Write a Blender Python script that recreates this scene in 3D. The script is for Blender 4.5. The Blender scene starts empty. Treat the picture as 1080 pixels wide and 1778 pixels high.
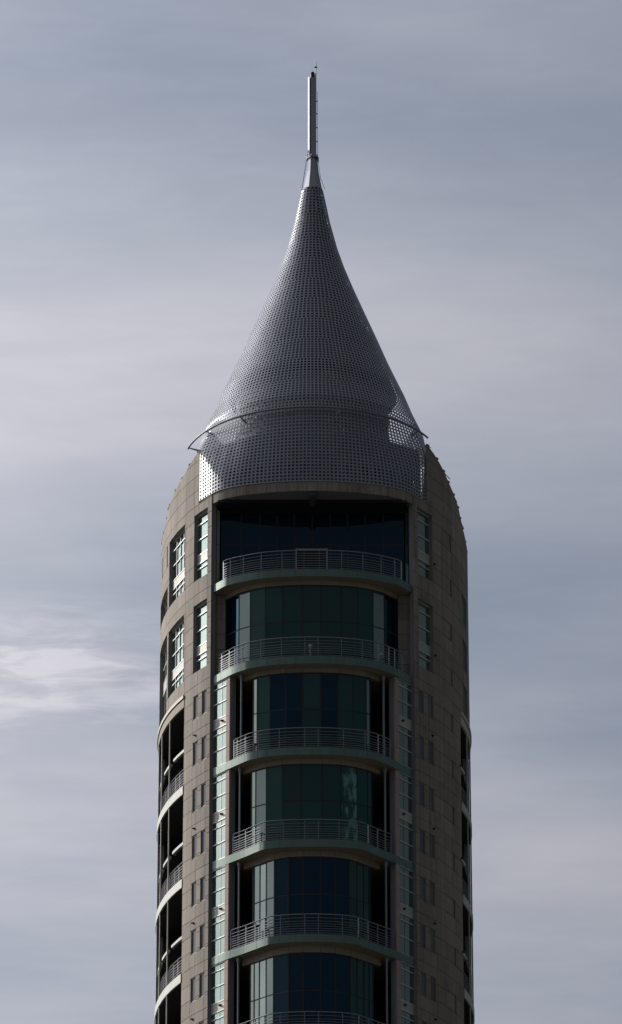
import bpy, bmesh, math, random
from mathutils import Vector, Matrix
random.seed(7)
R = math.radians
sc = bpy.context.scene
col = sc.collection

# ------------------------------------------------------------------ camera
D, PITCH = 291.581, 25.0
cam = bpy.data.cameras.new('camera'); co = bpy.data.objects.new('camera', cam); col.objects.link(co)
co.location = (-0.085, -D, 1.7); co.rotation_euler = (R(90 + PITCH), 0, 0)
cam.sensor_fit = 'VERTICAL'; cam.sensor_height = 36; cam.sensor_width = 36
cam.lens = 36 * 9330 / 1778
cam.clip_start = 1; cam.clip_end = 20000
sc.camera = co

# ------------------------------------------------------------------ light
SKY = 0.05
CLOUD = (10.0, 9.8, 10.6)      # thick sheets, lavender white
THIN = (7.8, 8.65, 10.2)         # thin veil with the blue showing through
SUN_AZ, SUN_EL = 33.0, 30.0      # degrees behind due left of the camera axis, height
S = Vector((-math.cos(R(SUN_AZ)) * math.cos(R(SUN_EL)), math.sin(R(SUN_AZ)) * math.cos(R(SUN_EL)), math.sin(R(SUN_EL))))
sl = bpy.data.lights.new('sun', 'SUN'); sl.energy = 2.9; sl.angle = R(0.6); sl.color = (1.0, 0.93, 0.83)
so = bpy.data.objects.new('sun', sl); col.objects.link(so)
so.rotation_euler = S.to_track_quat('Z', 'Y').to_euler(); so.location = (-200, 60, 300)

W = bpy.data.worlds.new('World'); sc.world = W; W.use_nodes = True
nt = W.node_tree; nt.nodes.clear()
def N(t, **k):
    n = nt.nodes.new(t)
    for a, b in k.items(): setattr(n, a, b)
    return n
def L(a, b): nt.links.new(a, b)
def M(op, a=None, b=None, c=None, clamp=False):
    n = nt.nodes.new('ShaderNodeMath'); n.operation = op; n.use_clamp = clamp
    for i, v in enumerate((a, b, c)):
        if v is None: continue
        if isinstance(v, (int, float)): n.inputs[i].default_value = v
        else: nt.links.new(v, n.inputs[i])
    return n.outputs[0]
def smooth(x, lo, hi):
    n = nt.nodes.new('ShaderNodeMapRange'); n.interpolation_type = 'SMOOTHSTEP'
    nt.links.new(x, n.inputs[0]); n.inputs[1].default_value = lo; n.inputs[2].default_value = hi
    return n.outputs[0]
sky = N('ShaderNodeTexSky', sky_type='NISHITA', sun_disc=False)
sky.sun_elevation = R(SUN_EL); sky.sun_rotation = math.atan2(S.x, S.y) % (2 * math.pi)
sky.altitude = 50; sky.air_density = 1.0; sky.dust_density = 1.0; sky.ozone_density = 1.5
tc = N('ShaderNodeTexCoord'); sx = N('ShaderNodeSeparateXYZ'); L(tc.outputs['Generated'], sx.inputs[0])
zc = M('MAXIMUM', sx.outputs[2], 0.04)
px, py = M('DIVIDE', sx.outputs[0], zc), M('DIVIDE', sx.outputs[1], zc)
def cloudnoise(scx, scy, detail, rough, seed, dist=0.0):
    c = N('ShaderNodeCombineXYZ')
    L(M('MULTIPLY', px, scx), c.inputs[0]); L(M('MULTIPLY', py, scy), c.inputs[1]); c.inputs[2].default_value = seed
    n = N('ShaderNodeTexNoise'); n.inputs['Scale'].default_value = 1.0; n.inputs['Detail'].default_value = detail
    n.inputs['Roughness'].default_value = rough; n.inputs['Distortion'].default_value = dist
    L(c.outputs[0], n.inputs['Vector']); return n.outputs['Fac']
veil = smooth(cloudnoise(1.3, 2.1, 3, 0.42, 58.8), 0.25, 0.75)             # broad sheets of high cloud
soft = smooth(cloudnoise(4.0, 6.0, 4, 0.5, 6.1, 0.3), 0.25, 0.8)
wisp = smooth(cloudnoise(16.0, 34.0, 8, 0.60, 1.7, 0.35), 0.36, 0.70)      # fine torn streaks
# (the streaks ride on a thin base)
# one brighter torn patch of cirrus low on the left of the tower, in among the rest
ddx, ddy = M('DIVIDE', M('SUBTRACT', px, -0.125), 0.085), M('DIVIDE', M('SUBTRACT', py, 2.322), 0.055)
patch = M('POWER', 2.718, M('MULTIPLY', M('ADD', M('MULTIPLY', ddx, ddx), M('MULTIPLY', ddy, ddy)), -1.0))
amt = M('ADD', M('MULTIPLY_ADD', veil, 0.40, 0.30), M('MULTIPLY', soft, 0.17), clamp=True)
thick = M('ADD', M('ADD', M('MULTIPLY', veil, 0.75), M('MULTIPLY', soft, 0.3)), M('MULTIPLY', patch, 0.6), clamp=True)
amt = M('ADD', amt, M('MULTIPLY', wisp, M('ADD', M('MULTIPLY', patch, 0.55), 0.05)), clamp=True)
# thin ice cloud scatters the sunlight forwards: bright round the sun, dull in the half of the sky away from it
amt = M('ADD', amt, M('MULTIPLY', patch, 0.22), clamp=True)
dot = N('ShaderNodeVectorMath', operation='DOT_PRODUCT'); L(tc.outputs['Generated'], dot.inputs[0]); dot.inputs[1].default_value = S
hg = M('DIVIDE', 0.564, M('POWER', M('MULTIPLY_ADD', dot.outputs['Value'], -1.32, 1.4366), 1.5))
cg = N('ShaderNodeCombineColor')
for i in range(3): L(M('MULTIPLY', hg, M('MULTIPLY_ADD', thick, CLOUD[i]-THIN[i], THIN[i])), cg.inputs[i])
mx = N('ShaderNodeMix', data_type='RGBA'); L(amt, mx.inputs[0]); L(sky.outputs[0], mx.inputs[6]); L(cg.outputs[0], mx.inputs[7])
bg = N('ShaderNodeBackground'); bg.inputs[1].default_value = SKY
L(mx.outputs[2], bg.inputs[0]); ow = N('ShaderNodeOutputWorld'); L(bg.outputs[0], ow.inputs[0])

sc.view_settings.view_transform = 'Standard'; sc.view_settings.look = 'None'
sc.view_settings.exposure = 0.0; sc.view_settings.gamma = 1; sc.view_settings.use_curve_mapping = False

# ------------------------------------------------------------------ materials
def mat(name, base, rough=0.6, metal=0.0, spec=0.5, var=0.0, streak=0.0, stain=0.0, grain=0.0, bump=0.0, hue=None):
    global nt
    m = bpy.data.materials.new(name); m.use_nodes = True; nt = m.node_tree
    b = nt.nodes['Principled BSDF']
    b.inputs['Roughness'].default_value = rough; b.inputs['Metallic'].default_value = metal
    b.inputs['Specular IOR Level'].default_value = spec
    tc = N('ShaderNodeTexCoord'); obc = tc.outputs['Object']
    oi = N('ShaderNodeObjectInfo')
    val = None
    def mulv(v):
        nonlocal val
        val = v if val is None else M('MULTIPLY', val, v)
    if var: mulv(M('MULTIPLY_ADD', oi.outputs['Random'], 2 * var, 1 - var))
    def noise(scale, detail=4, rough=0.55, vec=None):
        n = N('ShaderNodeTexNoise'); L(vec if vec is not None else obc, n.inputs['Vector'])
        n.inputs['Scale'].default_value = scale; n.inputs['Detail'].default_value = detail; n.inputs['Roughness'].default_value = rough
        return n.outputs['Fac']
    if grain: mulv(M('MULTIPLY_ADD', noise(9.0, 6, 0.7), 2 * grain, 1 - grain))
    if streak:
        mp = N('ShaderNodeMapping'); mp.inputs['Scale'].default_value = (5.0, 5.0, 0.16); L(obc, mp.inputs['Vector'])
        mulv(M('MULTIPLY_ADD', smooth(noise(1.0, 5, 0.6, mp.outputs[0]), 0.28, 0.72), 2 * streak, 1 - streak))
    if stain: mulv(M('SUBTRACT', 1.0, M('MULTIPLY', smooth(noise(0.55, 5, 0.65), 0.52, 0.75), stain)))
    c = N('ShaderNodeMix', data_type='RGBA', blend_type='MULTIPLY'); c.inputs[0].default_value = 1
    c.inputs[6].default_value = (*base, 1); c.inputs[7].default_value = (1, 1, 1, 1)
    if val is not None:
        g = N('ShaderNodeCombineColor')
        for i in range(3): L(val, g.inputs[i])
        L(g.outputs[0], c.inputs[7])
    outc = c.outputs[2]
    if hue:
        h = N('ShaderNodeMix', data_type='RGBA'); L(smooth(noise(1.7, 3), 0.35, 0.7), h.inputs[0])
        L(outc, h.inputs[6]); h2 = N('ShaderNodeMix', data_type='RGBA', blend_type='MULTIPLY'); h2.inputs[0].default_value = 1
        L(outc, h2.inputs[6]); h2.inputs[7].default_value = (*hue, 1); L(h2.outputs[2], h.inputs[7]); outc = h.outputs[2]
    L(outc, b.inputs['Base Color'])
    if bump:
        bm = N('ShaderNodeBump'); bm.inputs['Strength'].default_value = bump; bm.inputs['Distance'].default_value = 0.02
        L(noise(14.0, 6, 0.7), bm.inputs['Height']); L(bm.outputs[0], b.inputs['Normal'])
    return m
def glassmat(name, body, tint, ior, rough=0.02, var=0.25):
    """coated window glass in front of a dark room: dim body colour under a mirror-like, angle-dependent reflection"""
    global nt
    m = bpy.data.materials.new(name); m.use_nodes = True; nt = m.node_tree
    nt.nodes.remove(nt.nodes['Principled BSDF']); out = nt.nodes['Material Output']
    oi = N('ShaderNodeObjectInfo')
    d = N('ShaderNodeBsdfDiffuse')
    g = N('ShaderNodeCombineColor'); f = M('MULTIPLY_ADD', oi.outputs['Random'], 2 * var, 1 - var)
    for i in range(3): L(M('MULTIPLY', f, body[i]), g.inputs[i])
    L(g.outputs[0], d.inputs[0])
    s = N('ShaderNodeBsdfGlossy'); s.inputs['Roughness'].default_value = rough; s.inputs['Color'].default_value = (*tint, 1)
    fr = N('ShaderNodeFresnel'); fr.inputs['IOR'].default_value = ior
    mx = N('ShaderNodeMixShader'); L(fr.outputs[0], mx.inputs[0]); L(d.outputs[0], mx.inputs[1]); L(s.outputs[0], mx.inputs[2])
    L(mx.outputs[0], out.inputs[0]); return m

STONE = mat('tan_stone', (0.252, 0.219, 0.177), 0.8, var=0.12, streak=0.20, stain=0.30, grain=0.10, bump=0.25, hue=(1.02, 0.95, 0.9))
STONEB = mat('stone_joint', (0.10, 0.085, 0.068), 0.9, grain=0.1)
REVEAL = mat('stone_reveal', (0.22, 0.215, 0.22), 0.85, grain=0.1, streak=0.08)
PINK = mat('pink_stone', (0.40, 0.30, 0.25), 0.8, var=0.06, streak=0.12, grain=0.15, bump=0.2)
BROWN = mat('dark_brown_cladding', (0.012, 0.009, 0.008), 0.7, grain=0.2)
SLAB = mat('grey_green_panel', (0.12, 0.18, 0.145), 0.5, metal=0.25, var=0.05, streak=0.06, stain=0.12)
WHITE = mat('white_panel', (0.47, 0.465, 0.41), 0.6, var=0.04, streak=0.07, stain=0.1)
SOFFIT = mat('beige_soffit', (0.28, 0.235, 0.175), 0.75, var=0.06, streak=0.05, grain=0.08)
RAIL = mat('galvanised_rail', (0.23, 0.245, 0.25), 0.38, metal=0.5, grain=0.08)
FRAME = mat('pale_window_frame', (0.55, 0.56, 0.52), 0.4, metal=0.2)
GALV = RAIL
HOOP = mat('grey_painted_steel', (0.19, 0.195, 0.205), 0.45, metal=0.2)
MULL = mat('dark_mullion', (0.012, 0.016, 0.018), 0.5)
SPAND = mat('cream_spandrel', (0.40, 0.40, 0.33), 0.5, var=0.04, streak=0.06)
FROST = mat('frosted_pane', (0.15, 0.16, 0.165), 0.75, spec=0.12, var=0.12)
SCREEN = mat('perforated_metal', (0.275, 0.28, 0.295), 0.33, metal=0.4, var=0.05, grain=0.06)
LINING = mat('grey_lining', (0.085, 0.088, 0.10), 0.7, grain=0.15, streak=0.2)
DRUM = mat('grey_drum_wall', (0.20, 0.21, 0.235), 0.7, grain=0.12, streak=0.15)
MAST = mat('brushed_mast_metal', (0.36, 0.365, 0.375), 0.25, metal=0.85, grain=0.05)
BLACK = mat('black_fitting', (0.015, 0.014, 0.015), 0.5)
REDDARK = mat('dark_red_beacon', (0.05, 0.012, 0.012), 0.3)
CONC = mat('concrete_roof', (0.25, 0.24, 0.23), 0.9, grain=0.15)
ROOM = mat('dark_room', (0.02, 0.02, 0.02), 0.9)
GLASS = glassmat('teal_glass', (0.012, 0.040, 0.038), (0.64, 0.88, 0.76), 1.62)
GLASSB = glassmat('blue_black_glass', (0.003, 0.010, 0.020), (0.46, 0.78, 0.92), 1.52)
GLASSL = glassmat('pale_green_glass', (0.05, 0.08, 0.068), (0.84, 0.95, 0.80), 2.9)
GLASSR = glassmat('reflection_blotch_glass', (0.06, 0.15, 0.12), (0.64, 0.88, 0.76), 1.6)
def reflection_blotches():  # pale green blotches painted into the body colour, for a reflection in the pane
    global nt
    nt = GLASSR.node_tree; d = [n for n in nt.nodes if n.type == 'BSDF_DIFFUSE'][0]
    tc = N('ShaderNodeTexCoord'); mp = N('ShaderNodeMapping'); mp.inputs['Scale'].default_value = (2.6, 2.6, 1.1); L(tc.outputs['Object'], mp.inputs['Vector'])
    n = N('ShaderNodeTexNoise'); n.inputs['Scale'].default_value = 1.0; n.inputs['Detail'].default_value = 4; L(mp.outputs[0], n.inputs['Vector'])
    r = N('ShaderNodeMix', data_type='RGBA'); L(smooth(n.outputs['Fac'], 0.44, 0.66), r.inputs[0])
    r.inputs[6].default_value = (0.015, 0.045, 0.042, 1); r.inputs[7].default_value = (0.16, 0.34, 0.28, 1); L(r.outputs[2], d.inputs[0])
reflection_blotches()
GROUND = mat('paving', (0.06, 0.056, 0.048), 0.9, grain=0.2, stain=0.2)

# ------------------------------------------------------------------ mesh helpers
class MB:
    def __init__(s): s.v = []; s.f = []
    def add(s, vs, fs):
        o = len(s.v); s.v += [tuple(p) for p in vs]; s.f += [tuple(i + o for i in f) for f in fs]
    def loft(s, rings, close=False):
        """rings: cross-section loops (same length) joined one to the next, capped at the ends"""
        n = len(rings[0]); vs = [p for r in rings for p in r]; fs = []
        k = len(rings)
        for a in range(k if close else k - 1):
            b = (a + 1) % k
            for i in range(n):
                j = (i + 1) % n; fs.append((a*n+i, a*n+j, b*n+j, b*n+i))
        if not close: fs.append(tuple(range(n - 1, -1, -1))); fs.append(tuple((k-1)*n + i for i in range(n)))
        s.add(vs, fs)
    def prism(s, poly, z0, z1):
        s.loft([[(x, y, z0) for x, y in poly], [(x, y, z1) for x, y in poly]])
    def box(s, c, d, ang=0.0):
        ca, sa = math.cos(ang), math.sin(ang); hx, hy, hz = d[0]/2, d[1]/2, d[2]/2
        s.prism([(c[0]+x*ca-y*sa, c[1]+x*sa+y*ca) for x, y in ((-hx,-hy),(hx,-hy),(hx,hy),(-hx,hy))], c[2]-hz, c[2]+hz)
    def wallbox(s, a, b, z0, z1, o0, o1):
        """upright slab over the plan segment a-b, from offset o0 to o1 along its outward (right-hand) normal"""
        dx, dy = b[0]-a[0], b[1]-a[1]; l = math.hypot(dx, dy); nx, ny = dy/l, -dx/l
        s.prism([(a[0]+nx*o1, a[1]+ny*o1), (b[0]+nx*o1, b[1]+ny*o1), (b[0]+nx*o0, b[1]+ny*o0), (a[0]+nx*o0, a[1]+ny*o0)], z0, z1)
    def tube(s, pts, r, n=6, radii=None, square=False):
        pts = [Vector(p) for p in pts]; rings = []
        for i, p in enumerate(pts):
            t = (pts[min(i+1, len(pts)-1)] - pts[max(i-1, 0)]).normalized()
            up = Vector((0, 0, 1)) if abs(t.z) < 0.9 else Vector((0, 1, 0))
            u = t.cross(up).normalized(); w = u.cross(t); rr = radii[i] if radii else r
            m = 4 if square else n; off = math.pi/4 if square else 0
            rings.append([p + (u*math.cos(2*math.pi*k/m+off) + w*math.sin(2*math.pi*k/m+off))*rr for k in range(m)])
        s.loft(rings)
    def build(s, name, m, parent=None, smoothed=False):
        me = bpy.data.meshes.new(name); me.from_pydata(s.v, [], s.f)
        if len(s.f) < 3000:
            bm = bmesh.new(); bm.from_mesh(me); bmesh.ops.recalc_face_normals(bm, faces=bm.faces); bm.to_mesh(me); bm.free()
        me.update(); me.materials.append(m)
        o = bpy.data.objects.new(name, me); col.objects.link(o)
        if smoothed:
            me.polygons.foreach_set('use_smooth', [True]*len(me.polygons))
        if parent is not None: adopt(o, parent)
        return o
ROOT = None
def adopt(o, parent):
    o.parent = parent
    if parent is ROOT: o.matrix_parent_inverse = Matrix.Translation((0, -9, 0))
def empty(name, loc, parent=None):
    o = bpy.data.objects.new(name, None); col.objects.link(o); o.location = loc; o.empty_display_size = 0.5
    if parent is not None: adopt(o, parent)
    return o
def tag(o, label=None, cat=None, group=None, kind=None):
    for k, v in (('label', label), ('category', cat), ('group', group), ('kind', kind)):
        if v: o[k] = v
    return o

def mirror(pts):           # left-half polyline ending on the axis -> whole polyline left to right
    h = [p for p in pts if p[0] < -0.02]
    return h + [(0.0, pts[-1][1])] + [(-x, y) for x, y in reversed(h)] if abs(pts[-1][0]) < 0.06 else h + [(-x, y) for x, y in reversed(h)]
def crom(p, n=6):          # Catmull-Rom through the points
    out = []
    for i in range(len(p)-1):
        a, b, c, d = p[max(i-1,0)], p[i], p[i+1], p[min(i+2,len(p)-1)]
        for k in range(n):
            t = k/n
            out.append(tuple(0.5*((2*b[j])+(-a[j]+c[j])*t+(2*a[j]-5*b[j]+4*c[j]-d[j])*t*t+(-a[j]+3*b[j]-3*c[j]+d[j])*t**3) for j in (0, 1)))
    return out + [tuple(p[-1])]
def offset(p, o):          # shift a left-to-right polyline along its outward (towards the viewer) normal
    out = []
    for i in range(len(p)):
        a, b = p[max(i-1,0)], p[min(i+1,len(p)-1)]; dx, dy = b[0]-a[0], b[1]-a[1]; l = math.hypot(dx, dy)
        out.append((p[i][0]+dy/l*o, p[i][1]-dx/l*o))
    return out
class Path:
    def __init__(s, p):
        s.p = p; s.s = [0.0]
        for a, b in zip(p, p[1:]): s.s.append(s.s[-1]+math.hypot(b[0]-a[0], b[1]-a[1]))
        s.len = s.s[-1]
    def at(s, t):
        t = min(max(t, 0), s.len)
        for i in range(len(s.p)-1):
            if t <= s.s[i+1] or i == len(s.p)-2:
                f = (t-s.s[i])/max(s.s[i+1]-s.s[i], 1e-9); a, b = s.p[i], s.p[i+1]
                return (a[0]+(b[0]-a[0])*f, a[1]+(b[1]-a[1])*f)
    def t_of_x(s, x):
        for i in range(len(s.p)-1):
            if s.p[i][0] <= x <= s.p[i+1][0]:
                f = (x-s.p[i][0])/max(s.p[i+1][0]-s.p[i][0], 1e-9); return s.s[i]+(s.s[i+1]-s.s[i])*f
        return 0 if x < s.p[0][0] else s.len
    def sub(s, t0, t1):
        return [s.at(t0)] + [q for q, u in zip(s.p, s.s) if t0+1e-4 < u < t1-1e-4] + [s.at(t1)]
def ribbon(mb, pts, z0, z1, o0, o1):   # upright curved slab along a polyline
    a, b = offset(pts, o1), offset(pts, o0)
    mb.loft([[(*a[i], z0), (*a[i], z1), (*b[i], z1), (*b[i], z0)] for i in range(len(pts))])

# ------------------------------------------------------------------ plan of the stone flanks
SIDE = {-1: (9.32, 17.0), 1: (9.55, 15.0)}
def arcdat(side):
    xm, r = SIDE[side]; yc = math.sqrt(2*r*(xm-6.03)-(xm-6.03)**2); return xm-r, yc, r
def ap(side, s, o=0.0):    # point at arc length s back from the front corner, offset o outwards
    cx, cy, r = arcdat(side); a = math.asin(cy/r) - s/r
    return (side*(cx+(r+o)*math.cos(a)), cy-(r+o)*math.sin(a))
SMAX = 15.0
TOP = {-1: [(0, 138.82), (1.42, 138.82), (1.421, 142.32), (2.4, 142.0), (3.6, 141.5), (4.9, 141.18), (6.6, 140.55), (7.1, 140.05), (8.2, 139.75), (10.2, 139.4), (SMAX+1, 138.9)],
       1: [(0, 138.82), (1.42, 138.82), (1.421, 142.75), (2.4, 142.38), (3.35, 141.93), (4.2, 141.4), (5.15, 140.93), (6.1, 140.45), (6.9, 139.6), (8.7, 139.1), (SMAX+1, 138.8)]}
def ztop(side, s):
    t = TOP[side]
    for (a, za), (b, zb) in zip(t, t[1:]):
        if a <= s <= b: return za+(zb-za)*(s-a)/(b-a)
    return t[-1][1]
SL = {1: 132.88, 2: 126.96, 3: 121.06, 4: 115.18, 5: 109.29, 6: 103.40}
THK = 0.48
ZLOW = 100.9
COURSE = 0.983
STOREY = 2.95

ROOT = tower = empty('apartment_tower', (0, 9, 0))
tag(tower, 'tall tan stone apartment tower with curved green glass balconies and a perforated metal spire', 'tower')

# ------------------------------------------------------------------ ground and the parts of the shaft below the picture
g = MB(); n = 48
g.add([(0, 0, 0)] + [(6000*math.cos(2*math.pi*i/n), 6000*math.sin(2*math.pi*i/n), 0) for i in range(n)], [(0, 1+i, 1+(i+1) % n) for i in range(n)])
tag(g.build('ground', GROUND), kind='structure')

def outline(off, y_front, smax=None):
    out = []
    for side in (-1, 1):
        cx, cy, r = arcdat(side); tot = 2*math.asin(cy/r)*r
        ss = [tot*i/40 for i in range(41)]
        pts = [ap(side, s, off) for s in ss]
        pts = [(x, y) for x, y in pts if y > y_front]
        out.append(pts)
    l, r_ = out
    return [(l[0][0], y_front)] + l + list(reversed(r_)) + [(r_[0][0], y_front)]
m = MB(); m.prism(outline(-0.02, 0.05), 0.0, ZLOW); m.build('lower_shaft', STONE, tower)
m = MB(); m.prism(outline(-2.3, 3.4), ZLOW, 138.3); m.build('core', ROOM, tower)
m = MB(); m.prism(outline(-0.36, 0.5), 138.36, 138.72); m.build('roof_slab', CONC, tower)

# ------------------------------------------------------------------ stone flanks: openings
WIN = {-1: [], 1: []}      # (s0, s1, z0, z1)
bigwins, smallwins = [], []
for side in (-1, 1):
    for dz in (0.0, -5.97):
        w = (0.43, 1.97, 133.79+dz, 138.14+dz); WIN[side].append(w); bigwins.append((side, *w, [0.74], dz))
    if side < 0:
        for dz in (0.0, -5.97):
            w = (3.25, 6.08, 133.79+dz, 138.14+dz); WIN[side].append(w); bigwins.append((side, *w, [3.42, 4.05, 4.7, 5.35], dz))
        w = (6.45, 9.6, 133.8, 135.35); WIN[side].append(w); bigwins.append((side, *w, [7.2, 8.0, 8.8], None))
        w = (6.45, 9.6, 126.97, 132.2); WIN[side].append(w); bigwins.append((side, *w, [7.2, 8.0, 8.8], -5.97))
        for s0, s1 in ((6.58, 6.78), (8.28, 8.52)):
            w = (s0, s1, 136.75, 138.15); WIN[side].append(w); smallwins.append((side, *w))
    else:
        for k in range(-1, 3):
            w = (6.62, 8.0, 127.15+k*STOREY, 129.05+k*STOREY)
            if k >= 0: WIN[side].append(w); smallwins.append((side, *w))
        for k in range(-6, 5):
            zt = 126.05+k*STOREY; w = (4.28, 4.5, zt-1.1, zt); WIN[side].append(w); smallwins.append((side, *w))
    for k in range(0, 9):
        zt = 126.28-k*STOREY
        for s0, s1 in ((0.37, 0.86), (1.31, 1.86)):
            if zt-1.46 > ZLOW:
                w = (s0, s1, zt-1.46, zt); WIN[side].append(w); smallwins.append((side, *w))
LOG = {-1: (3.07, 11.6), 1: (5.9, 11.6)}
for side in (-1, 1): WIN[side].append((*LOG[side], ZLOW, 126.86))

def cut(rects, w):
    out = []
    for a, b, c, d in rects:
        s0, s1, z0, z1 = max(a, w[0]), min(b, w[1]), max(c, w[2]), min(d, w[3])
        if s0 >= s1-1e-6 or z0 >= z1-1e-6: out.append((a, b, c, d)); continue
        if c < z0-0.02: out.append((a, b, c, z0))
        if z1 < d-0.02: out.append((a, b, z1, d))
        if a < s0-0.02: out.append((a, s0, z0, z1))
        if s1 < b-0.02: out.append((s1, b, z0, z1))
    return out
def curved(mb, side, s0, s1, z0, z1, o0, o1, clip=None):
    k = max(1, int(math.ceil((s1-s0)/0.45))); rings = []
    for i in range(k+1):
        s = s0+(s1-s0)*i/k; zt = z1 if clip is None else min(z1, ztop(side, s)-clip)
        zt = max(zt, z0+0.01)
        a, b = ap(side, s, o1), ap(side, s, o0)
        rings.append([(*a, z0), (*a, zt), (*b, zt), (*b, z0)])
    mb.loft(rings)
COLS = [[0, 0.40, 1.42, 1.97, 3.07, 4.6, 6.08, 7.7, 9.6, 11.6, 13.3, SMAX], [0, 0.40, 1.42, 1.97, 3.07, 4.15, 5.9, 6.9, 8.6, 10.2, 11.6, 13.3, SMAX]]
zlines = [126.94+COURSE*k for k in range(-27, 18)]
extra = {-1: MB(), 1: MB()}; walls = {}
cells = []
for side in (-1, 1):
    back = MB()
    for r_, (za, zb) in enumerate(zip(zlines, zlines[1:])):
        cs = COLS[r_ % 2]
        for sa, sb in zip(cs, cs[1:]):
            if za >= ztop(side, sb)-0.05 and za >= ztop(side, sa+0.01)-0.05: continue
            zz = zb
            if sb <= 1.43: zz = min(zb, 138.82)
            if zz - za < 0.05: continue
            rects = [(sa, sb, max(za, ZLOW), zz)]
            for w in WIN[side]: rects = cut(rects, w)
            for q in rects: cells.append((side, *q))
    # backing wall, cut at the same openings, in tall strips between the column lines
    cuts = sorted({0.0, 1.42, SMAX} | {round(v, 3) for w in WIN[side] for v in w[:2]})
    for sa, sb in zip(cuts, cuts[1:]):
        rects = [(sa, sb, ZLOW, 138.81 if sb <= 1.43 else 143.5)]
        for w in WIN[side]: rects = cut(rects, w)
        for (a, b, c, d) in rects: curved(back, side, a, b, c, d, -0.34, -0.045, 0.01 if d > 139 else None)
    walls[side] = back.build('stone_wall', REVEAL, tower)
    walls[side]['label'] = 'sunlit left stone flank' if side < 0 else 'shaded right stone flank'
def cellarea(c):
    side, a, b, z0, z1 = c; pa, pb = ap(side, a), ap(side, b)
    vis = 1.0 if b < 10 else 0.0
    return abs(pb[0]-pa[0])*(z1-z0)*vis*(1 if z1 > 103.5 else 0) + 1e-4*(z1-z0)*(20-b)
cells.sort(key=cellarea, reverse=True)
for i, (side, a, b, z0, z1) in enumerate(cells):
    mb = MB() if i < 295 else extra[side]
    gs, gz = 0.008, 0.014
    ga = 0.0 if a < 0.01 else gs
    curved(mb, side, a+ga, b-gs, z0+gz, z1-gz, -0.06, random.uniform(-0.003, 0.003), 0.012 if b > 1.43 else None)
    if i < 295: mb.build('stone_panel', STONE, walls[side])
for side in (-1, 1):
    tag(extra[side].build('stone_panels', STONE, walls[side]), kind='stuff')

# ------------------------------------------------------------------ coping clips along the falling wall heads
for side in (-1, 1):
    s = 1.55
    last = None
    while s < 11:
        z = ztop(side, s)
        if last is None or last-z > 0.42 or s-last_s > 1.1:
            mb = MB(); p, q = ap(side, s, -0.10), ap(side, s+0.22, -0.10); ang = math.atan2(q[1]-p[1], q[0]-p[0])
            mb.box(((p[0]+q[0])/2, (p[1]+q[1])/2, z+0.03), (0.14, 0.24, 0.09), ang); mb.box(((p[0]+q[0])/2, (p[1]+q[1])/2, z+0.10), (0.07, 0.07, 0.10), ang)
            mb.build('coping_clip', REVEAL, walls[side]); last = z; last_s = s
        s += 0.1

# ------------------------------------------------------------------ windows in the flanks
def pane_between(a, b, z0, z1, off, m, parent, thick=0.02, name='pane', g=0.0):
    """one flat sheet of glass, very slightly out of true like every glazed sheet"""
    mb = MB(); dx, dy = b[0]-a[0], b[1]-a[1]; l = math.hypot(dx, dy); nx, ny = dy/l, -dx/l
    j = [random.uniform(-0.004, 0.004) for _ in range(3)]
    def P(f, z, o, jj): return (a[0]+dx*f+nx*(o+jj), a[1]+dy*f+ny*(o+jj), z)
    h = z1-z0; e = g/l
    f0, f1 = e, 1-e
    tw, th = j[0]*l*0.6, j[1]*h*0.4
    A = [P(f0, z0+g, off, 0), P(f1, z0+g, off, tw), P(f1, z1-g, off, tw+th), P(f0, z1-g, off, th)]
    B = [P(f0, z0+g, off-thick, 0), P(f1, z0+g, off-thick, tw), P(f1, z1-g, off-thick, tw+th), P(f0, z1-g, off-thick, th)]
    mb.loft([A, B]); return mb.build(name, m, parent)
def chord_off(side, s0, s1, k):   # plan point on the chord of the opening
    a, b = ap(side, s0, -0.27), ap(side, s1, -0.27); return (a[0]+(b[0]-a[0])*k, a[1]+(b[1]-a[1])*k)
def frame_ring(mb, A, B, z0, z1, t, o0, o1):
    dx, dy = B[0]-A[0], B[1]-A[1]; l = math.hypot(dx, dy); nx, ny = dy/l, -dx/l
    def P(f, z, o): return (A[0]+dx*f+nx*o, A[1]+dy*f+ny*o, z)
    e = t/l; rings = []
    for f, z, f2, z2 in ((0, z0, e, z0+t), (1, z0, 1-e, z0+t), (1, z1, 1-e, z1-t), (0, z1, e, z1-t)):
        rings.append([P(f, z, o1), P(f2, z2, o1), P(f2, z2, o0), P(f, z, o0)])
    mb.loft(rings, True)
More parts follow.
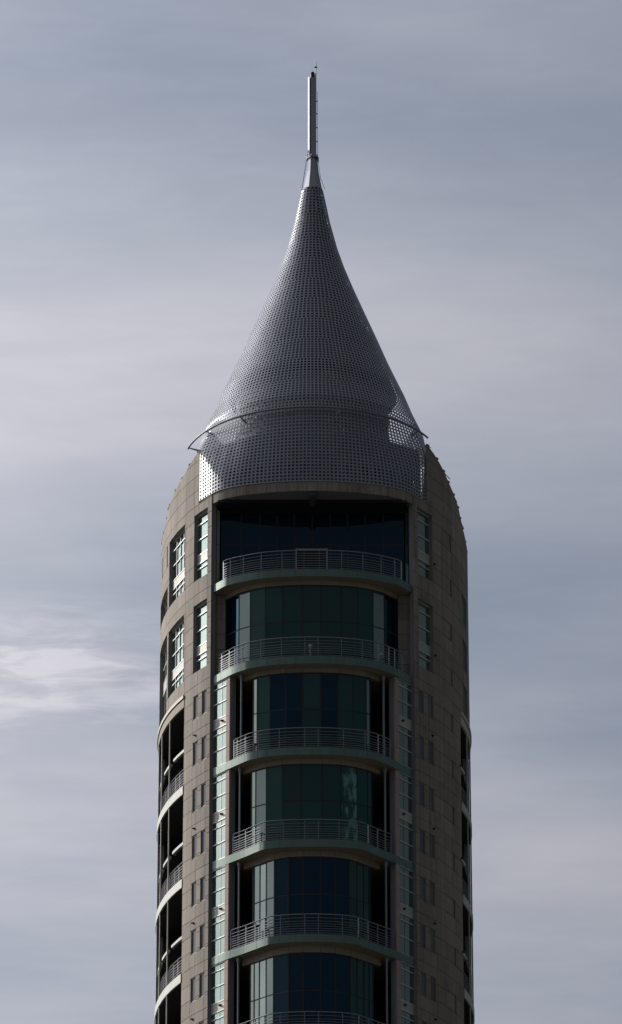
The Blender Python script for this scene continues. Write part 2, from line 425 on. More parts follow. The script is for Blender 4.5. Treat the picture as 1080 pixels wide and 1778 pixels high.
for side, s0, s1, z0, z1, mul, dz in bigwins:
    if dz is None: bands = [z0, z0+0.62, z1]; sp = None
    elif z1-z0 > 5: bands = [z0, z0+2.4, 135.05+dz, 135.5+dz, 136.5+dz, 137.52+dz, z1]; sp = (135.05+dz, 135.5+dz); bands = [z0, 129.4, 130.15, 131.1, z1]; sp = (129.4, 130.15)
    else: bands = [z0, 134.6+dz, 134.95+dz, 135.52+dz, 136.52+dz, 137.52+dz, z1]; sp = (134.95+dz, 135.52+dz)
    ks = [0.0]+[(q-s0)/(s1-s0) for q in mul]+[1.0]
    pt = [chord_off(side, s0, s1, k) for k in ks]
    def seg(a, b): return (a, b) if side > 0 and a[0] < b[0] or side < 0 and a[0] < b[0] else (b, a)
    fr = MB(); bars_ = []
    A, B = seg(pt[0], pt[-1])
    for z in bands:
        zz = min(max(z, z0+0.03), z1-0.03); tb = MB(); tb.wallbox(A, B, zz-0.03, zz+0.03, -0.05, 0.075); bars_.append(tb)
    frame_ring(fr, A, B, z0, z1, 0.045, -0.09, -0.02)
    w = fr.build('window', FRAME, tower)
    for tb in bars_: tb.build('transom', FRAME, w)
    for i, p in enumerate(pt):
        d = Vector((B[0]-A[0], B[1]-A[1])).normalized(); h = 0.03
        q0, q1 = (p[0]-d.x*h, p[1]-d.y*h), (p[0]+d.x*h, p[1]+d.y*h); vm = MB(); vm.wallbox(q0, q1, z0, z1, -0.05, 0.045); vm.build('mullion', RAIL, w)
    for za, zb in zip(bands, bands[1:]):
        if sp and abs(za-sp[0]) < 1e-6:
            pane_between(A, B, za, zb, 0.055, SPAND, w, 0.05, 'spandrel_panel')
            continue
        for a, b in zip(pt, pt[1:]):
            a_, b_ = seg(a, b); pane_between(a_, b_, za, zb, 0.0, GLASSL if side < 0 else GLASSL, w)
for side, s0, s1, z0, z1 in smallwins:
    fr = MB(); a, b = ap(side, s0, -0.085), ap(side, s1, -0.085); A, B = (a, b) if a[0] < b[0] else (b, a)
    frame_ring(fr, A, B, z0, z1, 0.04, -0.08, 0.03)
    w = fr.build('small_window', RAIL, tower)
    pane_between(A, B, z0, z1, 0.0, FROST, w, 0.03)

# ------------------------------------------------------------------ spouts: little dark fittings on the flanks
def spout(p, nrm, z):
    mb = MB(); q = Vector((p[0], p[1], z)); d = Vector((nrm[0], nrm[1], 0)).normalized()
    mb.tube([q-d*0.02, q+d*0.03], 0.085, 8); mb.tube([q+d*0.03, q+d*0.07, q+d*0.10-Vector((0, 0, 0.03))], 0.055, 8)
    mb.build('overflow_spout', BLACK, tower)
def nrm(side, s):
    a, b = ap(side, s, 0), ap(side, s, 1); return (b[0]-a[0], b[1]-a[1])
for k in range(4):
    z = 123.75-k*5.9; spout(ap(-1, 1.62, 0), nrm(-1, 1.62), z); spout(ap(1, 1.75, 0), nrm(1, 1.75), z)
for z in (135.02, 129.05): spout(ap(1, 2.15, 0), nrm(1, 2.15), z)
for k in range(3): z = 123.3-k*5.9; spout(ap(1, 5.72, 0), nrm(1, 5.72), z)

# ------------------------------------------------------------------ loggias on the flanks
def rail_run(path, t0, t1, z, posts, parent, hh=1.24, bars=(1.02, 0.82, 0.66, 0.52, 0.38, 0.24, 0.10), r=0.018, o=-0.09, m=None):
    RAIL = m or GALV
    sub = offset(path.sub(t0, t1), o)
    mb = MB(); mb.tube([(*p, z+hh) for p in sub], 0.034, 6); mb.build('handrail', RAIL, parent)
    for b in bars:
        mb = MB(); mb.tube([(*p, z+b) for p in sub], r, 4, square=True); mb.build('rail', RAIL, parent)
    full = Path(offset(path.p, o-0.03))
    for t in posts:
        p = full.at(t*full.len/path.len); q = full.at(min(t*full.len/path.len+0.05, full.len)); p0 = full.at(max(t*full.len/path.len-0.05, 0))
        ang = math.atan2(q[1]-p0[1], q[0]-p0[0])
        mb = MB(); mb.box((*p, z+hh/2), (0.035, 0.07, hh), ang); mb.box((*p, z+0.012), (0.12, 0.14, 0.024), ang); mb.build('post', RAIL, parent)
for side in (-1, 1):
    s0, s1 = LOG[side]
    bw = MB()
    curved(bw, side, s0-0.5, s1+0.5, ZLOW, 126.9, -2.25, -2.05)
    for s in (s0, s1):
        curved(bw, side, s-0.16 if s == s0 else s, s if s == s0 else s+0.16, ZLOW, 126.9, -2.05, -0.36)
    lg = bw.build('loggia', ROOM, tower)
    # cornice: two pale bands over the top opening
    mb = MB(); curved(mb, side, s0, s1, 126.66, 126.86, -1.8, 0.10); mb.build('cornice', WHITE, lg)
    mb = MB(); curved(mb, side, s0, s1, 126.10, 126.60, -0.10, 0.03); mb.build('lintel', SOFFIT if side < 0 else WHITE, lg)
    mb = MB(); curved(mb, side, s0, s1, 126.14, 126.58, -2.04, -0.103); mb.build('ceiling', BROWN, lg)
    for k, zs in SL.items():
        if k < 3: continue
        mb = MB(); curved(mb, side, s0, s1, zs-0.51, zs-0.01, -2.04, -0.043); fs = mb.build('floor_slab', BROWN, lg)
        mb = MB(); curved(mb, side, s0, s1, zs-0.53, zs, -0.04, 0.05); mb.build('edge_band', WHITE, lg)
    # mid floors and posts
    for k in range(2, 6):
        zm = SL[k]-3.62 if k == 2 else SL[k]-3.62
        for a, b in ((s0+0.02, 5.05), (5.75, 7.3), (7.9, 9.4), (9.6, s1)):
            if b < s0+0.3: continue
            mb = MB(); curved(mb, side, max(a, s0+0.02), b, zm, zm+0.17, -0.25, -0.10); mb.build('mid_beam', WHITE, lg)
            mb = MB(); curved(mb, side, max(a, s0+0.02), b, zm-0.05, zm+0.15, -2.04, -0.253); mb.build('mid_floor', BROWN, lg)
        zb, zt = SL[k+1], (SL[k]-0.53 if k > 2 else 126.08)
        for s in (5.52, 7.65, 9.5):
            if s < s0+0.1: continue
            p = ap(side, s, -0.02); mb = MB(); mb.tube([(*p, zb), (*p, zt)], 0.045, 8); mb.build('slender_post', WHITE, lg)
        # back-wall doors with curtains
        for a, b in ((s0+0.3, s0+1.5), (s0+2.9, s0+4.0), (s0+4.6, s0+5.8)):
            for zf in (zb+0.05, zb+3.0):
                p, q = ap(side, a, -2.03), ap(side, b, -2.03); A, B = (p, q) if p[0] < q[0] else (q, p)
                pane_between(A, B, zf, zf+2.3, 0.01, GLASSB, lg, 0.02, 'door_pane')
        # railings on the main floor
        for a, b in ((s0+0.05, 5.45), (5.6, 7.55), (7.75, 9.4)):
            if b < s0+0.3: continue
            a = max(a, s0+0.05)
            pts = [ap(side, a+(b-a)*i/6, -0.10) for i in range(7)]
            if side > 0: pass
            else: pts = list(reversed(pts))
            pth = Path(pts)
            rail_run(pth, 0, pth.len, zb, [pth.len*f for f in (0.03, 0.34, 0.66, 0.97)], lg, 1.15, (0.95, 0.78, 0.6, 0.44, 0.28, 0.12), o=-0.02, m=HOOP)

# ------------------------------------------------------------------ balconies
SLABP = {1: [(-5.90, 0.05), (-5.29, -0.78), (-4.94, -1.08), (-4.15, -1.52), (-3.06, -1.97), (-1.80, -2.23), (0, -2.33)],
 2: [(-5.86, 0.05), (-5.38, -0.59), (-4.70, -1.46), (-4.11, -2.0), (-3.66, -2.31), (-2.66, -2.70), (-1.41, -2.95), (0, -3.03)],
 3: [(-5.86, 0.05), (-4.98, -1.09), (-4.07, -2.14), (-3.63, -2.56), (-3.13, -2.84), (-2.64, -3.03), (-1.40, -3.29), (0, -3.38)],
 4: [(-5.86, 0.05), (-4.98, -1.01), (-4.04, -2.01), (-3.32, -2.83), (-2.98, -3.20), (-2.55, -3.46), (-1.39, -3.69), (0, -3.75)],
 5: [(-5.86, 0.05), (-4.98, -1.05), (-4.01, -1.99), (-3.27, -2.77), (-2.71, -3.35), (-2.35, -3.60), (-1.38, -3.86), (0, -3.98)]}
SLABP[6] = SLABP[5]
def X(u, d=2.5): return (u-542.0)/29.0*(1-0.0)     # metres across from the picture's own measure at the facade
POSTS = {1: [(386.5, 398.5, 421.5, 452.6, 489), (593, 630, 662, 686, 698)],
 2: [(385, 398, 408, 421, 453, 488.7, 529), (551.7, 592, 628, 656, 674.6, 685, 698)],
 3: [(407.4, 413, 427, 449.4, 485.4, 529), (551.6, 595, 632, 655, 666, 676)],
 4: [(407, 428.5, 444, 463, 492.6, 529), (552, 587, 617.5, 637, 653, 676)],
 5: [(404, 430, 445.7, 461.7, 488.3, 529), (552, 592, 619.5, 636, 652, 678)],
 6: [(404, 430, 445.7, 461.7, 488.3, 529), (552, 592, 619.5, 636, 652, 678)]}
ends = {1: 5.37, 2: 5.6, 3: 4.62, 4: 4.62, 5: 4.72, 6: 4.72}
slabpath = {}
for k in SL:
    P = Path(crom(mirror(SLABP[k]), 6)); slabpath[k] = P
    inner = offset(P.p, -0.05); inner = [(min(max(x, -5.74), 5.74), y) for x, y in inner]
    mb = MB(); mb.prism(list(inner)+[(5.70, 3.3), (-5.70, 3.3)], SL[k]-THK+0.004, SL[k]-0.004)
    b = mb.build('balcony', SOFFIT, tower)
    # cladding panels along the edge, a joint between each pair
    nose = [-5.86, -5.42, -4.98, -4.72, -3.95, -3.2, -2.65, -1.9, -1.0]
    ts = [0]+[P.t_of_x(x) for x in nose[1:]]+[P.t_of_x(-x) for x in reversed(nose[1:])]+[P.len]
    for a, c in zip(ts, ts[1:]):
        mb = MB(); ribbon(mb, P.sub(a+0.006, c-0.006), SL[k]-THK, SL[k], -0.048, random.uniform(-0.002, 0.004)); mb.build('edge_panel', SLAB, b)
    e = ends[k]; xs = [X(u) for u in POSTS[k][0]+POSTS[k][1]]
    if k == 1:
        for a, c in ((-e, -0.97), (0.87, e)):
            rail_run(P, P.t_of_x(a), P.t_of_x(c), SL[k], [P.t_of_x(x) for x in xs if a-0.1 < x < c+0.1], b)
        # gate panel in the middle
        y = -2.20; mb = MB()
        mb.box((-0.96, y, SL[k]+0.68), (0.09, 0.09, 1.36)); mb.box((0.86, y, SL[k]+0.68), (0.09, 0.09, 1.36))
        mb.box((-0.05, y, SL[k]+1.29), (1.72, 0.06, 0.14)); gt = mb.build('gate', RAIL, b)
        for i in range(7):
            mb = MB(); mb.box((-0.05, y, SL[k]+0.12+i*0.155), (1.72, 0.03, 0.035)); mb.build('rail', RAIL, b)
        for xx in (-0.5, 0.4):
            mb = MB(); mb.box((xx, y+0.03, SL[k]+0.62), (0.03, 0.03, 1.2)); mb.build('rail', RAIL, b)
        mb = MB(); mb.box((-0.05, y+0.08, SL[k]+0.62), (1.72, 0.02, 1.14)); mb.build('gate_panel', BROWN, b)
    else:
        rail_run(P, P.t_of_x(-e), P.t_of_x(e), SL[k], [P.t_of_x(x) for x in xs], b)

# ------------------------------------------------------------------ curved bays under each balcony
BAY = {2: dict(z=132.10, tr=129.76, lead=None, p=[(-5.07, 0.42), (-4.29, -0.52), (-3.62, -0.98), (-2.73, -1.40), (-1.72, -1.60), (-0.56, -1.71)], ap=-1.73),
 3: dict(z=126.17, tr=123.86, lead=(-3.96, -1.05), p=[(-3.40, -1.56), (-3.18, -1.75), (-2.43, -2.08), (-1.52, -2.31), (-0.53, -2.40)], ap=-2.43),
 4: dict(z=120.24, tr=117.97, lead=(-3.96, -1.13), p=[(-3.48, -1.59), (-3.24, -1.80), (-2.62, -2.23), (-1.69, -2.63), (-0.60, -2.75)], ap=-2.78),
 5: dict(z=114.34, tr=112.02, lead=(-3.90, -1.05), p=[(-3.38, -1.53), (-3.30, -1.60), (-2.97, -1.92), (-2.60, -2.31), (-2.13, -2.68), (-1.34, -3.00), (-0.50, -3.13)], ap=-3.15),
 6: dict(z=108.39, tr=106.09, lead=(-3.93, -1.10), p=[(-3.50, -1.50), (-3.28, -1.70), (-2.98, -1.98), (-2.59, -2.38), (-2.17, -2.74), (-1.33, -3.20), (-0.49, -3.36)], ap=-3.38)}
BX = -0.045
for k, d in BAY.items():
    pts = d['p']+[(-x, y) for x, y in reversed(d['p'])]
    pts = [(x+BX, y) for x, y in pts]
    ztp, zbt = d['z'], SL[k]+0.01
    fr = MB(); bars_ = []
    # frame: a bar at every glass joint and rails at head, transom and sill
    for i, p in enumerate(pts):
        a, c = pts[max(i-1, 0)], pts[min(i+1, len(pts)-1)]; ang = math.atan2(c[1]-a[1], c[0]-a[0])
        w_ = 0.05 if abs(p[0]) > 2.2 else 0.085
        tb = MB(); tb.box((p[0], p[1]+0.02, (ztp+zbt)/2), (w_, 0.09, ztp-zbt-0.01), ang); bars_.append(('mullion', tb))
    for a, c in zip(pts, pts[1:]):
        tb = MB(); tb.wallbox(a, c, d['tr']-0.037, d['tr']+0.037, -0.07, 0.012); bars_.append(('transom', tb))
    ribbon(fr, pts, ztp-0.075, ztp-0.002, -0.07, 0.010)
    bay = fr.build('bay_window', MULL, tower)
    mb = MB(); ribbon(mb, pts, zbt+0.01, zbt+0.11, -0.07, 0.010); mb.build('sill', MULL, bay)
    for nm, tb in bars_: tb.build(nm, MULL, bay)
    for i, (a, c) in enumerate(zip(pts, pts[1:])):
        outer = min(abs(a[0]), abs(c[0])) > 1.9
        gm = GLASS if (k < 5 or outer) else GLASSB
        if k == 3 and not outer: gm = random.choice([GLASS, GLASSB])
        slope = abs(c[1]-a[1])/(c[0]-a[0])
        if slope > 0.63 and (a[0] < 0 or k < 4): gm = GLASSL  # low bays: only the left slant gets brighter glass, imitating bright sky reflected there
        if k == 2 and i in (0, len(pts)-2): gm = GLASSB
        gm2 = GLASSR if k == 4 and a[0] > 1.2 and a[0] < 2.2 else gm      # a blotchy reflection is painted into this one
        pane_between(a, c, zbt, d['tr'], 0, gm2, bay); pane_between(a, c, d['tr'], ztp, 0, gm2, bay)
    # fascia over the glass, one board per bay of glass, carried past the last pane
    fp = ([(d['lead'][0]+BX, d['lead'][1])] if d['lead'] else []) + pts + ([(-d['lead'][0]+BX, d['lead'][1])] if d['lead'] else [])
    F = Path(crom(fp, 4)); brk = [0.0]+[F.t_of_x(p[0]) for p in fp[1:-1]]+[F.len]
    if k >= 5: brk = [t for i, t in enumerate(brk) if i in (0, len(brk)-1) or all(abs(t-u) > 0.2 for u in brk[:i])]
    sofz = SL[k-1]-THK
    for a, c in zip(brk, brk[1:]):
        if c-a < 0.05: continue
        mb = MB(); ribbon(mb, F.sub(a+0.007, c-0.007), ztp+0.0, sofz-0.002, -0.2, 0.06); mb.build('fascia_board', SOFFIT, bay)
    # return walls of the bay into the building
    mb = MB()
    for sgn in (-1, 1):
        e = pts[0] if sgn < 0 else pts[-1]
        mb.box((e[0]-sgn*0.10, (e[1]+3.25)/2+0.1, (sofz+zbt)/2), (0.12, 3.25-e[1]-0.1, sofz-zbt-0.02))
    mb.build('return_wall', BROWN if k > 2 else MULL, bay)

# ------------------------------------------------------------------ unit under the top balcony: stone piers each side of the bay
for sgn in (-1, 1):
    mb = MB(); zz0, zz1 = SL[2]+0.005, SL[1]-THK-0.004
    mb.box((sgn*5.43, 0.78, (zz0+zz1)/2), (0.66, 0.5, zz1-zz0)); pr = mb.build('stone_pier', STONEB, tower)
    z = zz0
    lv = [v for v in zlines if zz0 < v < zz1]; lv = [zz0]+lv+[zz1]
    for a, c in zip(lv, lv[1:]):
        mb = MB(); mb.box((sgn*5.43, 0.50, (a+c)/2), (0.68, 0.06, c-a-0.026)); mb.build('stone_panel', STONE, pr)

# ------------------------------------------------------------------ glazed wings and dark recesses beside the lower bays
FR = [0.0813, 0.154, 0.315, 0.482, 0.58, 0.649, 0.821, 1.0]
def sx(p, sgn): return (p[0]*(-sgn), p[1])
for k in range(3, 7):
    z1, z0 = SL[k-1], SL[k]
    for sgn in (-1, 1):
        P0, P1, PM, P2 = (-5.80, 0.15), (-5.02, -0.86), (-5.315, -0.478), (-4.82, -1.13)
        q0, q1, qm, q2 = (sx(p, sgn) for p in (P0, P1, PM, P2))
        def sg(a, b): return (a, b) if a[0] < b[0] else (b, a)
        A, B = sg(q0, q1); fr = MB(); bars_ = []; zs = [z1-f*(z1-z0) for f in FR]; zs[0] = z1-THK-0.003; zs[-1] = z0+0.003
        for z in zs:
            h = 0.028; zz = min(max(z, zs[-1]+h), zs[0]-h); tb = MB(); tb.wallbox(A, B, zz-h, zz+h, -0.05, 0.06); bars_.append(tb)
        frame_ring(fr, A, B, zs[-1], zs[0], 0.03, -0.09, -0.02)
        w = fr.build('wing_window', FRAME, tower)
        for tb in bars_: tb.build('transom', FRAME, w)
        for p in (q0, qm, q1):
            dd = Vector((B[0]-A[0], B[1]-A[1])).normalized()*0.022
            vm = MB(); vm.wallbox((p[0]-dd.x, p[1]-dd.y), (p[0]+dd.x, p[1]+dd.y), zs[-1], zs[0], -0.05, 0.02); vm.build('mullion', RAIL, w)
        for i, (zt, zb) in enumerate(zip(zs, zs[1:])):
            if i == 3: pane_between(A, B, zb, zt, 0.04, SPAND, w, 0.06, 'spandrel_panel'); continue
            for a, b in ((q0, qm), (qm, q1)):
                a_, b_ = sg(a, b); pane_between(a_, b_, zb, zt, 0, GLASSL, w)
        # spout on the spandrel
        pc = ((q0[0]*0.3+q1[0]*0.7), (q0[1]*0.3+q1[1]*0.7)); dn = (-0.79*(-sgn)*-1 if False else (0.79*sgn), -0.61)
        spout((pc[0]+dn[0]*0.05, pc[1]+dn[1]*0.05), dn, (zs[3]+zs[4])/2+0.05)
        # pink stone end post, in blocks
        bm_ = MB(); A2, B2 = sg(q1, q2); bm_.wallbox(A2, B2, zs[-1], zs[0], -0.40, -0.05); pl = bm_.build('pilaster', REVEAL, tower)
        lv = [v for v in zlines if zs[-1]+0.1 < v < zs[0]-0.1]; lv = [zs[-1]]+lv+[zs[0]]
        for a, b in zip(lv, lv[1:]):
            mb = MB(); mb.wallbox(A2, B2, a+0.008, b-0.008, -0.048, 0.05); mb.build('stone_block', PINK, pl)
        # lining of the recess
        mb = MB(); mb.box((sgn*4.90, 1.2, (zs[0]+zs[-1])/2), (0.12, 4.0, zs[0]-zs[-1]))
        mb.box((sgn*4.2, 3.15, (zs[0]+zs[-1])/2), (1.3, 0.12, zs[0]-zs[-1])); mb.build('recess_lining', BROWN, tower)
        # downpipe at the front of the recess, with a flared head
        xx = {3: 4.17, 4: 4.22, 5: 4.24, 6: 4.25}[k]; yy = -1.35
        mb = MB(); mb.tube([(sgn*xx, yy, z0), (sgn*xx, yy, z1-THK-0.35), (sgn*xx, yy, z1-THK-0.18), (sgn*xx, yy, z1-THK)], 0.07, 10, [0.07, 0.07, 0.12, 0.13])
        mb.build('drain_pipe', RAIL, tower)

# ------------------------------------------------------------------ top storey: flat glass wall set back under the roof beam
xs = [-5.53, -4.25, -3.16, -2.11, -1.08, 0.0, 1.08, 2.11, 3.16, 4.25, 5.53]
fr = MB(); yg, zb, zt, ztr = 0.75, SL[1]+0.004, 138.05, 135.80
frame_ring(fr, (-5.56, yg), (5.56, yg), zb, zt, 0.1, -0.1, 0.03)
tw = fr.build('glass_wall', MULL, tower)
for x in xs:
    mb = MB(); mb.box((x, yg+0.02, (zb+zt)/2), (0.10, 0.10, zt-zb-0.01)); mb.build('mullion', MULL, tw)
mb = MB(); mb.box((0, yg+0.035, ztr), (11.0, 0.08, 0.1)); mb.build('transom', MULL, tw)
for a, b in zip(xs, xs[1:]):
    pane_between((a, yg), (b, yg), zb, ztr, 0, GLASSB, tw); pane_between((a, yg), (b, yg), ztr, zt, 0, GLASSB, tw)
for sgn in (-1, 1):
    a, b = ((-5.72, 0.48), (-5.55, 0.72)) if sgn < 0 else ((5.55, 0.72), (5.72, 0.48))
    jb = MB(); jb.wallbox(a, b, zb, zt, -0.05, -0.02); o = jb.build('corner_light', MULL, tower)
    for z0_, z1_ in ((zb, ztr-0.02), (ztr+0.02, zt)):
        pane_between(a, b, z0_, z1_, 0, SPAND if sgn < 0 else GLASSL, o)  # left pane coloured cream to imitate sun on the glass, right one plain glass
mb = MB(); mb.box((0, 0.25, 138.13), (11.3, 1.6, 0.16)); mb.build('lintel', MULL, tower)
mb = MB(); mb.box((0, -0.85, 138.12), (0.36, 1.7, 0.24)); mb.build('soffit_rib', LINING, tower)

# ------------------------------------------------------------------ roof beam, its stone boards
RIM = [(-6.81, 1.16), (-6.31, 0.46), (-5.92, -0.06), (-5.33, -0.64), (-4.37, -1.12), (-3.22, -1.45), (-1.82, -1.71), (0, -1.83)]
RP = Path(crom(mirror(RIM), 6))
t0, t1 = RP.t_of_x(-5.98), RP.t_of_x(5.98)
mb = MB(); core = RP.sub(t0, t1); mb.prism(offset(core, -0.05)+[(5.7, 0.6), (-5.7, 0.6)], 138.23, 138.80)
rb = mb.build('roof_beam', REVEAL, tower); nb = 21
for i in range(nb):
    a, b = t0+(t1-t0)*i/nb, t0+(t1-t0)*(i+1)/nb
    mb = MB(); ribbon(mb, RP.sub(a+0.006, b-0.006), 138.21, 138.815, -0.048, 0.01); mb.build('beam_board', STONE, rb)

# ------------------------------------------------------------------ spire
CY = 5.5
PROF = [(138.86, 6.95), (143.9, 7.08), (144.4, 6.94), (144.87, 6.85), (146.17, 6.28), (147.55, 5.76), (148.74, 5.24), (149.81, 4.78), (151.6, 4.08), (153.36, 3.37), (155.13, 2.66), (156.82, 2.03), (158.24, 1.58), (160.07, 1.13), (161.91, 0.78), (162.6, 0.64)]
def circ(z):
    for (a, ra), (b, rb_) in zip(PROF, PROF[1:]):
        if z <= b: return ra+(rb_-ra)*max(0, z-a)/(b-a)
    return PROF[-1][1]
_polar = sorted((math.atan2(x, CY-y), math.hypot(x, CY-y)) for x, y in RP.p)
PHJ = _polar[-1][0]
def rbase(ph):
    ph = (ph+math.pi) % (2*math.pi)-math.pi
    if abs(ph) <= PHJ:
        for (a, ra), (b, rb_) in zip(_polar, _polar[1:]):
            if a <= ph <= b: return ra+(rb_-ra)*(ph-a)/max(b-a, 1e-9)
    if abs(ph) < math.pi/2: return 6.83/abs(math.sin(ph))
    return 6.83+0.2*(abs(ph)-math.pi/2)
def sm(t): t = min(max(t, 0), 1); return t*t*(3-2*t)
def rad(ph, z): k = sm2(ph); za = 139.2+3.0*k; zb = 143.9+0.7*k; w = min(max((z-za)/(zb-za), 0), 1); w = 0.6*w+0.4*sm(w); return rbase(ph)*(1-w)+circ(z)*w
def sm2(ph): return sm((abs(((ph+math.pi) % (2*math.pi))-math.pi)-R(37))/R(24))
def sp(ph, z, o=0.0):
    r = rad(ph, z)+o; return (r*math.sin(ph), CY-r*math.cos(ph), z)
# rows of even pitch up the front meridian
Z0, Z1, PITCHM = 138.88, 162.55, 0.236
zs = [Z0]; acc = 0.0; z = Z0; pr = Vector(sp(0.6, z))
while z < Z1:
    z += 0.01; p = Vector(sp(0.6, z)); acc += (p-pr).length; pr = p
    if acc >= PITCHM: zs.append(z); acc -= PITCHM
# inner lining, drum and roof-top wall: one core part behind the screen
mb = MB(); n = 48
def ring(f): return [f(2*math.pi*i/n) for i in range(n)]
mb.loft([ring(lambda a, zz=zz: sp(a, zz, -0.42 if zz < 155 else -0.24)) for zz in (147.9, 148.4, 149, 150.5, 152, 154, 156, 158, 160, 161.5, 162.5)])
spire = mb.build('spire', LINING, tower, True)
mb = MB(); mb.loft([ring(lambda a, zz=zz: (4.7*math.sin(a), CY-4.7*math.cos(a), zz)) for zz in (138.7, 147.5)]); mb.build('drum', DRUM, spire)
mb = MB(); nn = 72
def band(za, zb_, o, th):
    rr = []
    for i in range(nn+1):
        a = -2.4+4.8*i/nn; p, q, r_, t_ = sp(a, za, o), sp(a, zb_, o), sp(a, zb_, o-th), sp(a, za, o-th); rr.append([p, q, r_, t_])
    mb.loft(rr)
band(138.75, 139.62, -0.38, 0.25); band(139.4, 140.5, -0.9, 0.15); band(140.25, 142.5, -0.38, 0.25)
for i in range(13):
    a = -0.75+1.5*i/12; p = sp(a, 139.9, -0.5); mb.box((p[0], p[1], 139.94), (0.3 if i % 3 else 0.6, 0.2, 0.66), a)
mb.build('rooftop_wall', DRUM, spire)
# bottom trim
mb = MB(); mb.tube([(*p, 138.86) for p in offset(RP.p, 0.02)], 0.05, 6); mb.build('bottom_trim', SCREEN, spire)
# the screen itself: curved sheets of square holes
HOLE = 0.63
TIER = 8
def sheet(za, zb_, pa, pb, ncol, tilt):
    """ncol x rows cells; shared lattice corners, an inner ring round each hole, front, back and hole sides"""
    mb = MB(); nr = len(za)-1; e = (1-HOLE)/2; th = 0.035
    v = []; f = []
    def P(i, j, o): ph = pa+(pb-pa)*i/ncol; jj = min(int(j), nr-1); zz = za[jj]+(za[jj+1]-za[jj])*(j-jj); return sp(ph, zz, o)
    idx = {}
    def V(i, j, o):
        k_ = (round(i, 3), round(j, 3), o)
        if k_ not in idx: idx[k_] = len(v); v.append(P(i, j, 0.0 if o else -th))
        return idx[k_]
    for j in range(nr):
        for i in range(ncol):
            O = [(i, j), (i+1, j), (i+1, j+1), (i, j+1)]; I = [(i+e, j+e), (i+1-e, j+e), (i+1-e, j+1-e), (i+e, j+1-e)]
            for k_ in range(4):
                l_ = (k_+1) % 4
                f.append((V(*O[k_], 1), V(*O[l_], 1), V(*I[l_], 1), V(*I[k_], 1)))
                f.append((V(*O[l_], 0), V(*O[k_], 0), V(*I[k_], 0), V(*I[l_], 0)))
                f.append((V(*I[k_], 1), V(*I[l_], 1), V(*I[l_], 0), V(*I[k_], 0)))
    mb.v, mb.f = v, f; return mb
nt_ = (len(zs)-1)//TIER+1
for t in range(nt_):
    za = zs[t*TIER:(t+1)*TIER+1]
    if len(za) < 2: continue
    zm = za[len(za)//2]
    per = sum((Vector(sp(2*math.pi*(i+1)/90, zm))-Vector(sp(2*math.pi*i/90, zm))).length for i in range(90))
    nc = max(12, round(per/0.232)); ns = max(2, round(nc/11)); nc = ns*max(4, round(nc/ns)); cpp = nc//ns
    for q in range(ns):
        pa = 2*math.pi*(q-0.5)/ns; pb = pa+2*math.pi/ns
        mid = ((pa+pb)/2+math.pi) % (2*math.pi)-math.pi
        if abs(mid) > R(95) and 145.6 < zm < 149.3: continue      # open at the back, behind the drum
        sheet(za, None, pa, pb, cpp, 0).build('screen_panel', SCREEN, spire)
# hoop standing off the screen, on struts
RC, RR, RZ = 5.95, 7.86, 143.75
mb = MB(); a0, a1 = R(-75), R(63); mb.tube([(RR*math.sin(a0+(a1-a0)*i/60), RC-RR*math.cos(a0+(a1-a0)*i/60), RZ) for i in range(61)], 0.06, 8)
hoop = mb.build('hoop', HOOP, tower, True)
for dgr in (-74, -55, -34, -12, 12, 34, 55):
    a = R(dgr); r_ = rad(a, RZ-0.35)
    mb = MB(); mb.tube([(RR*math.sin(a), RC-RR*math.cos(a), RZ), ((r_-0.05)*math.sin(a), CY-(r_-0.05)*math.cos(a), RZ-0.35)], 0.05, 6, [0.035, 0.07]); mb.build('strut', RAIL, hoop)

# ------------------------------------------------------------------ mast
def octa(r, z, n=8, rot=R(22.5), sq=1.0): return [(r*math.cos(2*math.pi*i/n+rot)+0.02, CY+r*sq*math.sin(2*math.pi*i/n+rot), z) for i in range(n)]
mb = MB(); mb.loft([octa(0.64, 162.42), octa(0.52, 163.07), octa(0.40, 163.77), octa(0.32, 164.72)]); mast = mb.build('mast', MAST, tower)
mb = MB(); mb.loft([octa(0.40, 164.69), octa(0.40, 164.81)]); mb.build('collar', RAIL, mast)
for i in range(6):
    a = 2*math.pi*i/6+0.3; mb = MB(); mb.tube([(0.02+0.37*math.cos(a), CY+0.37*math.sin(a), 164.57), (0.02+0.37*math.cos(a), CY+0.37*math.sin(a), 164.93)], 0.03, 6); mb.build('bolt', BLACK, mast)
mb = MB(); mb.box((0.07, CY, 167.67), (0.36, 0.36, 5.75)); mb.build('post', MAST, mast)
mb = MB(); mb.box((-0.145, CY+0.03, 167.67), (0.08, 0.24, 5.7)); mb.build('slot', BLACK, mast)
mb = MB(); mb.box((-0.215, CY-0.10, 167.82), (0.105, 0.05, 5.5), R(-54)); mb.build('side_plate', MAST, mast)
mb = MB(); mb.loft([octa(0.12, 170.55, 10, 0), octa(0.15, 170.66, 10, 0), octa(0.15, 170.82, 10, 0), octa(0.10, 170.85, 10, 0), octa(0.13, 170.92, 10, 0), octa(0.10, 171.0, 10, 0)]); o = mb.build('beacon', REDDARK, mast)
mb = MB(); mb.tube([(0.22, CY, 170.47), (0.22, CY, 171.69)], 0.032, 6); rod = mb.build('lightning_rod', BLACK, mast)
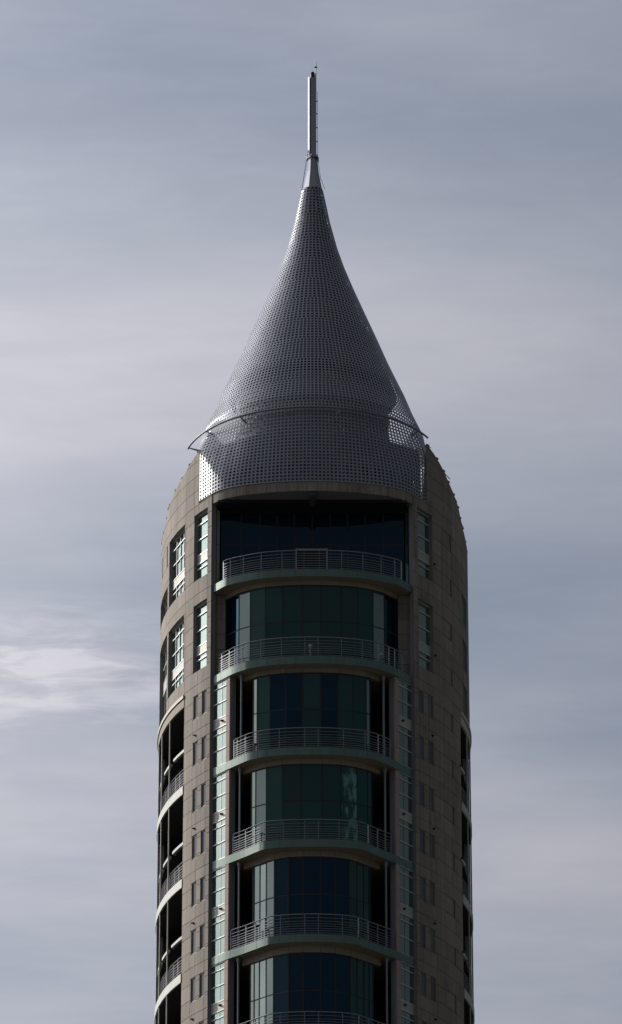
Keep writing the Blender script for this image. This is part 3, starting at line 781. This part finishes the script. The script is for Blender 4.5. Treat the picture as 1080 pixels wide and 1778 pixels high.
mb = MB(); mb.loft([[(0.22+0.10*math.cos(t), CY+0.10*math.sin(t), 171.35) for t in [2*math.pi*i/10 for i in range(10)]], [(0.22+0.02*math.cos(t), CY+0.02*math.sin(t), 171.47) for t in [2*math.pi*i/10 for i in range(10)]]]); mb.build('rod_cap', BLACK, rod)
mb = MB(); mb.tube([(0.31, CY-0.05, 169.57), (0.32, CY-0.05, 166.57), (0.34, CY-0.05, 164.77), (0.52, CY-0.12, 163.27), (0.78, CY-0.2, 162.47)], 0.014, 5); cb = mb.build('cable', BLACK, mast)
for z in (168.87, 167.97, 166.97, 165.97): mb = MB(); mb.box((0.29, CY-0.05, z), (0.10, 0.05, 0.05)); mb.build('cable_clip', BLACK, cb)
mb = MB(); mb.tube([(-0.24, CY-0.1, 165.37), (-0.34, CY-0.1, 164.77), (-0.52, CY-0.1, 163.47), (-0.66, CY-0.1, 162.47)], 0.02, 5); mb.build('stay', BLACK, mast)

# ------------------------------------------------------------------ small lamps standing on the balconies
def lamp(x, y, z, h, label, head=True, dark=False):
    o = empty('balcony_lamp', (x, y, z)); tag(o, label, 'lamp', 'lamps standing on the balconies')
    m_ = RAIL if not dark else MULL
    mb = MB(); mb.tube([(0, 0, 0), (0, 0, 0.03), (0, 0, 0.031), (0, 0, h)], 0.05, 8, [0.10, 0.10, 0.055, 0.05]); mb.build('stem', m_, o)
    mb = MB(); mb.tube([(0, 0, h), (0, 0, h+0.06), (0, 0, h+0.16), (0, 0, h+0.2)], 0.1, 10, [0.06, 0.12, 0.12, 0.05]); mb.build('lamp_head', WHITE if not dark else MULL, o)
lamp(-0.12, -2.80, SL[2], 0.62, 'pale lamp post at the middle of the second balcony from the top')
lamp(4.03, -1.85, SL[2], 0.50, 'grey lamp post at the right end of the second balcony from the top')
lamp(-3.35, -2.25, SL[3], 0.50, 'dark lamp post beside the pale pane on the third balcony from the top', dark=True)
lamp(-2.95, -2.75, SL[4], 0.60, 'dark lamp post beside the teal pane on the fourth balcony from the top', dark=True)
lamp(-3.18, -2.45, SL[5], 0.95, 'dark lamp post before the pale panes on the lowest whole balcony', dark=True)
